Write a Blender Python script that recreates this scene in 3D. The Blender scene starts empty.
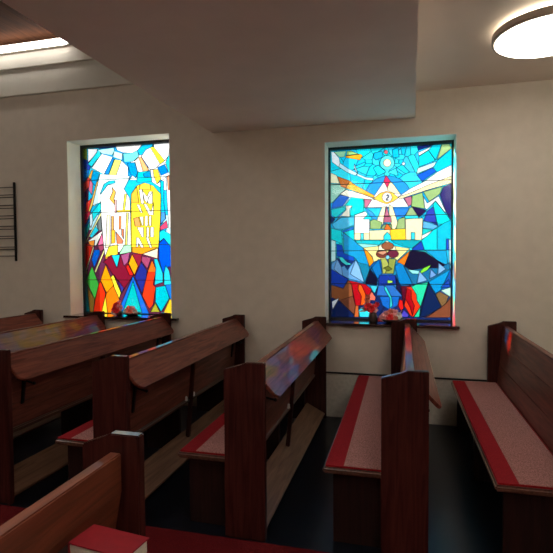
import bpy, bmesh, math, random
from mathutils import Vector, Matrix
from mathutils.geometry import delaunay_2d_cdt
random.seed(7)
S = bpy.context.scene
COL = S.collection
PI = math.pi

# ------------------------------------------------------------------ camera
F_PX = 488.0                                   # focal length in pixels of a 553 px frame
cd = bpy.data.cameras.new('camera'); cam = bpy.data.objects.new('camera', cd); COL.objects.link(cam)
cd.sensor_fit = 'HORIZONTAL'; cd.sensor_width = 36.0; cd.lens = 36.0 * F_PX / 553.0
cd.clip_start = 0.03
_c = 276.5
_Y = Vector((403 - _c, -(257 - _c), -F_PX)).normalized()            # world +Y seen by the camera
_p = Vector((403 - 1000 - _c, -(257 + 6 - _c), -F_PX))
_Z = _Y.cross(_p).normalized()
if _Z.y < 0: _Z = -_Z
_X = _Y.cross(_Z)
R3 = Matrix((_X, _Y, _Z))                                           # rows: world axes in camera space
cam.matrix_world = Matrix.Translation((0, 0, 1.5)) @ R3.to_4x4()
S.camera = cam

# ------------------------------------------------------------------ light of the place
S.view_settings.view_transform = 'Standard'
S.view_settings.look = 'None'
S.view_settings.gamma = 1.0
S.view_settings.exposure = 0.0
S.cycles.use_denoising = True
S.cycles.max_bounces = 8
S.cycles.transparent_max_bounces = 12
S.cycles.caustics_refractive = False
SUN_DIR = Vector((2.0, -1.0, -0.55)).normalized()                   # the way the sunlight travels
SKY = 0.65
LAMP = 10.0                                                        # the lamp in view
HALL_FILL = 12.0                                                        # unseen ceiling lamps added to brighten the hall
STRIP = 10.0
UP_FILL = 56.0                                                          # unseen wall lights added to lift ceiling and walls
w = bpy.data.worlds.new('sky'); S.world = w; w.use_nodes = True
nt = w.node_tree; nt.nodes.clear()
out = nt.nodes.new('ShaderNodeOutputWorld'); bg = nt.nodes.new('ShaderNodeBackground')
tc = nt.nodes.new('ShaderNodeTexCoord'); dp = nt.nodes.new('ShaderNodeVectorMath'); dp.operation = 'DOT_PRODUCT'
dp.inputs[1].default_value = -SUN_DIR
mr = nt.nodes.new('ShaderNodeMapRange'); mr.inputs['From Min'].default_value = 0.2; mr.inputs['From Max'].default_value = 1.0
mr.inputs['To Min'].default_value = 1.0; mr.inputs['To Max'].default_value = 2.2
sp = nt.nodes.new('ShaderNodeSeparateXYZ'); gr = nt.nodes.new('ShaderNodeMapRange')
gr.inputs['From Min'].default_value = -0.12; gr.inputs['From Max'].default_value = 0.12
gr.inputs['To Min'].default_value = 0.42; gr.inputs['To Max'].default_value = 1.0
mu = nt.nodes.new('ShaderNodeMath'); mu.operation = 'MULTIPLY'
mv = nt.nodes.new('ShaderNodeMath'); mv.operation = 'MULTIPLY'; mv.inputs[1].default_value = SKY
nt.links.new(tc.outputs['Generated'], dp.inputs[0]); nt.links.new(dp.outputs['Value'], mr.inputs['Value'])
nt.links.new(tc.outputs['Generated'], sp.inputs[0]); nt.links.new(sp.outputs['Z'], gr.inputs['Value'])
nt.links.new(mr.outputs[0], mu.inputs[0]); nt.links.new(gr.outputs[0], mu.inputs[1])
nt.links.new(mu.outputs[0], mv.inputs[0]); nt.links.new(mv.outputs[0], bg.inputs['Strength'])
bg.inputs['Color'].default_value = (0.93, 0.98, 1.0, 1)
nt.links.new(bg.outputs[0], out.inputs[0])

sd = bpy.data.lights.new('sun', 'SUN'); sd.energy = 32.0; sd.angle = math.radians(0.8); sd.color = (1.0, 0.95, 0.86)
sun = bpy.data.objects.new('sun', sd); COL.objects.link(sun)
sun.rotation_euler = SUN_DIR.to_track_quat('-Z', 'Y').to_euler(); sun.location = (-8, 9, 5)

# openings in the window wall (metres)
WY = 4.55; GY = 4.80
WIN_R = (-0.712, 0.45, 0.885, 2.572)
WIN_L = (-3.495, -2.29, 0.885, 2.766)
for nm, (x0, x1, z0, z1) in (('portal_right', WIN_R), ('portal_left', WIN_L)):
    ld = bpy.data.lights.new(nm, 'AREA'); ld.shape = 'RECTANGLE'; ld.size = x1 - x0; ld.size_y = z1 - z0
    ld.cycles.is_portal = True
    lo = bpy.data.objects.new(nm, ld); COL.objects.link(lo)
    lo.location = ((x0 + x1) / 2, GY + 0.06, (z0 + z1) / 2); lo.rotation_euler = (-PI / 2, 0, 0)

# ------------------------------------------------------------------ helpers
def srgb(c):
    return tuple(((v / 255) / 12.92 if v / 255 <= 0.04045 else (((v / 255) + 0.055) / 1.055) ** 2.4) for v in c)

def newmat(name):
    m = bpy.data.materials.new(name); m.use_nodes = True
    n = m.node_tree; return m, n, n.nodes['Principled BSDF']

def plain(name, col, rough=0.6, metal=0.0, noise=0.0, scale=20, bump=0.0, spec=0.5, coat=0.0, emit=None, sheen=0.0):
    m, n, b = newmat(name)
    b.inputs['Base Color'].default_value = (*col, 1); b.inputs['Roughness'].default_value = rough
    b.inputs['Metallic'].default_value = metal; b.inputs['Specular IOR Level'].default_value = spec
    b.inputs['Coat Weight'].default_value = coat; b.inputs['Sheen Weight'].default_value = sheen
    tc = n.nodes.new('ShaderNodeTexCoord'); nz = n.nodes.new('ShaderNodeTexNoise')
    nz.inputs['Scale'].default_value = scale; nz.inputs['Detail'].default_value = 5
    n.links.new(tc.outputs['Object'], nz.inputs['Vector'])
    if noise:
        r = n.nodes.new('ShaderNodeValToRGB')
        r.color_ramp.elements[0].position = 0.3; r.color_ramp.elements[1].position = 0.7
        r.color_ramp.elements[0].color = (*[v * (1 - noise) for v in col], 1)
        r.color_ramp.elements[1].color = (*[min(1, v * (1 + noise)) for v in col], 1)
        n.links.new(nz.outputs['Fac'], r.inputs[0]); n.links.new(r.outputs[0], b.inputs['Base Color'])
    if bump:
        bp = n.nodes.new('ShaderNodeBump'); bp.inputs['Strength'].default_value = bump; bp.inputs['Distance'].default_value = 0.004
        n.links.new(nz.outputs['Fac'], bp.inputs['Height']); n.links.new(bp.outputs[0], b.inputs['Normal'])
    if emit:
        b.inputs['Emission Color'].default_value = (*emit[0], 1); b.inputs['Emission Strength'].default_value = emit[1]
    return m

def wood(name, dark, light, axis, rough=0.28, coat=0.6, coat_rough=0.12, spec=0.5):
    m, n, b = newmat(name); b.inputs['Specular IOR Level'].default_value = spec
    tc = n.nodes.new('ShaderNodeTexCoord'); mp = n.nodes.new('ShaderNodeMapping')
    sc = {'x': (1.5, 22, 22), 'y': (22, 1.5, 22), 'z': (22, 22, 1.5)}[axis]
    mp.inputs['Scale'].default_value = sc
    oi = n.nodes.new('ShaderNodeObjectInfo'); cx = n.nodes.new('ShaderNodeCombineXYZ'); ml = n.nodes.new('ShaderNodeMath')
    ml.operation = 'MULTIPLY'; ml.inputs[1].default_value = 37.0
    n.links.new(oi.outputs['Random'], ml.inputs[0])
    for k in range(3): n.links.new(ml.outputs[0], cx.inputs[k])
    ad = n.nodes.new('ShaderNodeVectorMath'); ad.operation = 'ADD'
    n.links.new(tc.outputs['Object'], ad.inputs[0]); n.links.new(cx.outputs[0], ad.inputs[1])
    n.links.new(ad.outputs[0], mp.inputs['Vector'])
    nz = n.nodes.new('ShaderNodeTexNoise'); nz.inputs['Scale'].default_value = 1.6; nz.inputs['Detail'].default_value = 7
    nz.inputs['Distortion'].default_value = 1.2
    n.links.new(mp.outputs[0], nz.inputs['Vector'])
    r = n.nodes.new('ShaderNodeValToRGB'); r.color_ramp.elements[0].position = 0.32; r.color_ramp.elements[1].position = 0.72
    r.color_ramp.elements[0].color = (*dark, 1); r.color_ramp.elements[1].color = (*light, 1)
    n.links.new(nz.outputs['Fac'], r.inputs[0]); n.links.new(r.outputs[0], b.inputs['Base Color'])
    b.inputs['Roughness'].default_value = rough; b.inputs['Coat Weight'].default_value = coat
    b.inputs['Coat Roughness'].default_value = coat_rough; b.inputs['Coat IOR'].default_value = 1.5
    bp = n.nodes.new('ShaderNodeBump'); bp.inputs['Strength'].default_value = 0.08; bp.inputs['Distance'].default_value = 0.002
    n.links.new(nz.outputs['Fac'], bp.inputs['Height']); n.links.new(bp.outputs[0], b.inputs['Normal'])
    return m

def link(name, bm, mat, parent=None, smooth=False):
    me = bpy.data.meshes.new(name); bmesh.ops.recalc_face_normals(bm, faces=bm.faces); bm.to_mesh(me); bm.free()
    o = bpy.data.objects.new(name, me); COL.objects.link(o)
    if mat: me.materials.append(mat)
    if smooth:
        for p in me.polygons: p.use_smooth = True
    if parent: o.parent = parent
    return o

def empty(name, loc=(0, 0, 0), rz=0):
    o = bpy.data.objects.new(name, None); COL.objects.link(o); o.location = loc; o.rotation_euler = (0, 0, rz)
    o.empty_display_size = 0.1
    return o

def tag(o, label, cat, group=None):
    o['label'] = label; o['category'] = cat
    if group: o['group'] = group
    return o

def struct(o):
    o['kind'] = 'structure'; return o

def bevel(bm, geom_faces, off, seg=2):
    es = list({e for f in geom_faces for e in f.edges if len(e.link_faces) == 2 and e.calc_face_angle(0) > 0.5})
    if off > 0 and es: bmesh.ops.bevel(bm, geom=es, offset=off, segments=seg, affect='EDGES', clamp_overlap=True)

def box(bm, x0, x1, y0, y1, z0, z1, bev=0.0, M=None, seg=2):
    vs = [bm.verts.new((x, y, z)) for x in (x0, x1) for y in (y0, y1) for z in (z0, z1)]
    q = [(0, 1, 3, 2), (4, 6, 7, 5), (0, 4, 5, 1), (2, 3, 7, 6), (0, 2, 6, 4), (1, 5, 7, 3)]
    fs = [bm.faces.new([vs[i] for i in f]) for f in q]
    bmesh.ops.recalc_face_normals(bm, faces=fs)
    if M:
        bmesh.ops.transform(bm, matrix=M, verts=vs)
    bevel(bm, fs, bev, seg)
    return bm

def prism(bm, prof, a0, a1, axis='y', bev=0.0, seg=2):
    """extrude a closed profile: (x,z) along y, (x,y) along z or (y,z) along x"""
    def P(p, a):
        return {'y': (p[0], a, p[1]), 'z': (p[0], p[1], a), 'x': (a, p[0], p[1])}[axis]
    A = [bm.verts.new(P(p, a0)) for p in prof]; B = [bm.verts.new(P(p, a1)) for p in prof]
    n = len(prof)
    fs = [bm.faces.new(A), bm.faces.new(B[::-1])] + [bm.faces.new((A[i], A[(i + 1) % n], B[(i + 1) % n], B[i])) for i in range(n)]
    bmesh.ops.recalc_face_normals(bm, faces=fs)
    bevel(bm, fs, bev, seg)
    return bm

def lathe(bm, prof, n=40, c=(0, 0, 0)):
    rings = []
    for r, z in prof:
        if r < 1e-6: rings.append([bm.verts.new((c[0], c[1], c[2] + z))])
        else: rings.append([bm.verts.new((c[0] + r * math.cos(2 * PI * i / n), c[1] + r * math.sin(2 * PI * i / n), c[2] + z)) for i in range(n)])
    for a, b in zip(rings, rings[1:]):
        for i in range(n):
            j = (i + 1) % n
            if len(a) == 1 and len(b) == 1: continue
            if len(a) == 1: bm.faces.new((a[0], b[i], b[j]))
            elif len(b) == 1: bm.faces.new((a[i], a[j], b[0]))
            else: bm.faces.new((a[i], a[j], b[j], b[i]))
    return bm

def tube(bm, path, r, n=8, cap=True):
    path = [Vector(p) for p in path]; rings = []
    for i, p in enumerate(path):
        d = (path[min(i + 1, len(path) - 1)] - path[max(i - 1, 0)]).normalized()
        u = d.orthogonal().normalized() if i == 0 else (U - U.dot(d) * d).normalized()
        U = u; v = d.cross(u)
        rr = r[i] if isinstance(r, (list, tuple)) else r
        rings.append([bm.verts.new(p + rr * (math.cos(2 * PI * k / n) * u + math.sin(2 * PI * k / n) * v)) for k in range(n)])
    for a, b in zip(rings, rings[1:]):
        for k in range(n): bm.faces.new((a[k], a[(k + 1) % n], b[(k + 1) % n], b[k]))
    if cap: bm.faces.new(rings[0][::-1]); bm.faces.new(rings[-1])
    return bm

# ------------------------------------------------------------------ materials
M_wall = plain('plaster_wall', (0.66, 0.60, 0.52), 0.85, noise=0.04, scale=9, bump=0.35, spec=0.2)
M_ceil = plain('plaster_ceiling', (0.80, 0.69, 0.60), 0.6, noise=0.04, scale=2, bump=0.05, spec=0.3)
M_bulk = plain('plaster_bulkhead', (0.82, 0.71, 0.65), 0.7, noise=0.06, scale=2, bump=0.05, spec=0.3)
M_white = plain('white_trim_paint', (0.66, 0.65, 0.58), 0.6, noise=0.03, scale=5, spec=0.3)
M_reveal = plain('white_reveal_paint', (0.84, 0.82, 0.74), 0.6, noise=0.03, scale=5, spec=0.3)
M_plinth = plain('plinth_paint', (0.62, 0.58, 0.51), 0.8, noise=0.10, scale=30, bump=0.3, spec=0.2)
M_dark = plain('dark_floor_vinyl', (0.004, 0.005, 0.009), 0.28, noise=0.3, scale=8, bump=0.05, spec=0.4)
M_carpet = plain('red_carpet', (0.10, 0.006, 0.008), 0.95, noise=0.25, scale=180, bump=0.6, spec=0.1)
M_wy = wood('mahogany_lengthwise', (0.072, 0.019, 0.013), (0.205, 0.060, 0.040), 'y', rough=0.38, coat=0.2, spec=0.3)
M_ledge = wood('varnished_ledge_wood', (0.085, 0.019, 0.012), (0.225, 0.058, 0.036), 'y', rough=0.45, coat=0.6, coat_rough=0.08, spec=0.1)
M_ledge.node_tree.nodes['Principled BSDF'].inputs['Coat IOR'].default_value = 1.5
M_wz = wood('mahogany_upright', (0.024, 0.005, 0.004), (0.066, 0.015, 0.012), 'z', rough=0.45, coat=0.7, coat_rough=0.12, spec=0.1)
M_support = wood('dark_shelf_shaded_support', (0.010, 0.004, 0.004), (0.026, 0.009, 0.007), 'z', rough=0.5, coat=0.0, spec=0.2)  # under-seat shade put into the support colour; also the dark book shelf
M_seatw = wood('seat_edge_wood', (0.045, 0.018, 0.012), (0.12, 0.055, 0.036), 'y')
M_foot = wood('worn_footboard_wood', (0.11, 0.052, 0.03), (0.22, 0.115, 0.068), 'y', rough=0.5, coat=0.1, spec=0.3)
M_frame = plain('dark_window_frame', (0.012, 0.014, 0.022), 0.4)
M_lead = plain('lead_came', (0.02, 0.022, 0.03), 0.5, metal=0.3)
M_red = plain('red_cushion_cloth', (0.26, 0.012, 0.018), 0.9, noise=0.2, scale=160, bump=0.4, spec=0.1)
M_pink = plain('speckled_pink_cloth', (0.36, 0.17, 0.155), 0.95, noise=0.55, scale=170, bump=0.6, spec=0.1)
M_iron = plain('black_iron', (0.01, 0.01, 0.011), 0.45, metal=0.6)
M_clip = plain('pale_metal', (0.75, 0.75, 0.75), 0.4, metal=0.3)
M_ceilwood = wood('wood_ceiling', (0.035, 0.014, 0.008), (0.11, 0.046, 0.022), 'y', rough=0.8, coat=0.0, spec=0.1)
M_glow = plain('lamp_diffuser', (0.9, 0.88, 0.8), 0.5, emit=((1.0, 0.93, 0.80), LAMP))
M_glow_fill = plain('fill_lamp_diffuser', (0.9, 0.88, 0.8), 0.5, emit=((1.0, 0.93, 0.83), HALL_FILL))
M_up_fill = plain('fill_uplight_glow', (0.9, 0.88, 0.8), 0.5, emit=((1.0, 0.92, 0.80), UP_FILL))
M_halo = plain('lamp_back_light', (0.9, 0.88, 0.8), 0.5, emit=((1.0, 0.92, 0.72), LAMP * 1.2))
M_strip = plain('light_strip_tube', (0.9, 0.9, 0.9), 0.5, emit=((1.0, 0.90, 0.82), STRIP))
M_rim = plain('lamp_rim_metal', (0.45, 0.38, 0.32), 0.5, metal=0.0)
M_cover = plain('red_book_cloth', (0.21, 0.006, 0.012), 0.5, noise=0.08, scale=60, coat=0.0, spec=0.25)
M_pages = plain('book_pages', (0.75, 0.70, 0.58), 0.8, noise=0.08, scale=200)

def glass_mat(name):
    m, n, b = newmat(name); n.nodes.remove(b); o = n.nodes['Material Output']
    at = n.nodes.new('ShaderNodeAttribute'); at.attribute_name = 'tint'
    tc = n.nodes.new('ShaderNodeTexCoord'); nz = n.nodes.new('ShaderNodeTexNoise'); nz.inputs['Scale'].default_value = 26
    nz.inputs['Detail'].default_value = 3
    mr = n.nodes.new('ShaderNodeMapRange'); mr.inputs['To Min'].default_value = 0.82; mr.inputs['To Max'].default_value = 1.12
    vm = n.nodes.new('ShaderNodeVectorMath'); vm.operation = 'SCALE'
    n.links.new(tc.outputs['Object'], nz.inputs['Vector']); n.links.new(nz.outputs['Fac'], mr.inputs['Value'])
    n.links.new(at.outputs['Color'], vm.inputs[0]); n.links.new(mr.outputs[0], vm.inputs['Scale'])
    tr = n.nodes.new('ShaderNodeBsdfTransparent'); tl = n.nodes.new('ShaderNodeBsdfTranslucent'); gl = n.nodes.new('ShaderNodeBsdfGlossy')
    gl.inputs['Roughness'].default_value = 0.08
    n.links.new(vm.outputs[0], tr.inputs['Color']); n.links.new(vm.outputs[0], tl.inputs['Color'])
    m1 = n.nodes.new('ShaderNodeMixShader'); m1.inputs[0].default_value = 0.20
    m2 = n.nodes.new('ShaderNodeMixShader'); m2.inputs[0].default_value = 0.03
    n.links.new(tr.outputs[0], m1.inputs[1]); n.links.new(tl.outputs[0], m1.inputs[2])
    n.links.new(m1.outputs[0], m2.inputs[1]); n.links.new(gl.outputs[0], m2.inputs[2]); n.links.new(m2.outputs[0], o.inputs[0])
    return m
M_glass = glass_mat('stained_glass')

# ------------------------------------------------------------------ the room
RX0, RX1, RY0 = -6.6, 2.7, -3.6
bm = bmesh.new()
xs = [RX0, WIN_L[0], WIN_L[1], WIN_R[0], WIN_R[1], RX1]
# wall with two openings, four cells high
for i in range(5):
    hole = {1: WIN_L, 3: WIN_R}.get(i)
    if hole:
        box(bm, xs[i], xs[i + 1], WY, 4.90, 0, hole[2]); box(bm, xs[i], xs[i + 1], WY, 4.90, hole[3], 4.3)
    else:
        box(bm, xs[i], xs[i + 1], WY, 4.90, 0, 4.3)
bmesh.ops.remove_doubles(bm, verts=bm.verts, dist=1e-5)
wall = struct(link('wall_back', bm, M_wall))
bm = box(bmesh.new(), RX0 - 0.2, RX0, RY0, 4.9, 0, 4.3); struct(link('wall_left', bm, M_wall))
bm = box(bmesh.new(), RX1, RX1 + 0.2, RY0, 4.9, 0, 4.3); struct(link('wall_right', bm, M_wall))
bm = box(bmesh.new(), RX0 - 0.2, RX1 + 0.2, RY0 - 0.2, RY0, 0, 4.3); struct(link('wall_front', bm, M_wall))
bm = box(bmesh.new(), RX0 - 0.2, RX1 + 0.2, RY0 - 0.2, 4.9, -0.15, 0); struct(link('floor', bm, M_dark))
bm = box(bmesh.new(), RX0, RX1, RY0, 2.405, 0.0, 0.008, 0.003); struct(link('floor_carpet', bm, M_carpet))
# right-hand ceiling, low boxed bulkhead, high wooden ceiling
bm = prism(bmesh.new(), [(0.0, RY0), (RX1, RY0), (RX1, WY), (0.0, WY)], 2.962, 3.1, 'z'); struct(link('ceiling', bm, M_ceil))
bm = prism(bmesh.new(), [(-1.95, RY0), (-0.02, RY0), (0.10, WY), (-1.83, WY)], 2.733, 4.2, 'z', 0.004); struct(link('trim_1', bm, M_bulk))
bm = box(bmesh.new(), RX0, -1.80, RY0, 4.9, 3.86, 4.0); struct(link('ceiling_wood', bm, M_ceilwood))
bm = box(bmesh.new(), RX0, -1.822, WY - 0.036, WY, 3.285, 3.57, 0.004); struct(link('trim_2', bm, M_white))
bm = box(bmesh.new(), RX0, -1.822, WY - 0.062, WY, 3.565, 3.72, 0.004); struct(link('trim_3', bm, M_white))
# lower wall plinth and a black strip painting the thin ledge shadow above it
bm = box(bmesh.new(), RX0, RX1, WY - 0.018, WY, 0, 0.412); struct(link('baseboard_back', bm, M_plinth))
bm = box(bmesh.new(), RX0, RX1, WY - 0.026, WY, 0.412, 0.424, 0.002); struct(link('shadow_strip', bm, M_iron))

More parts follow.
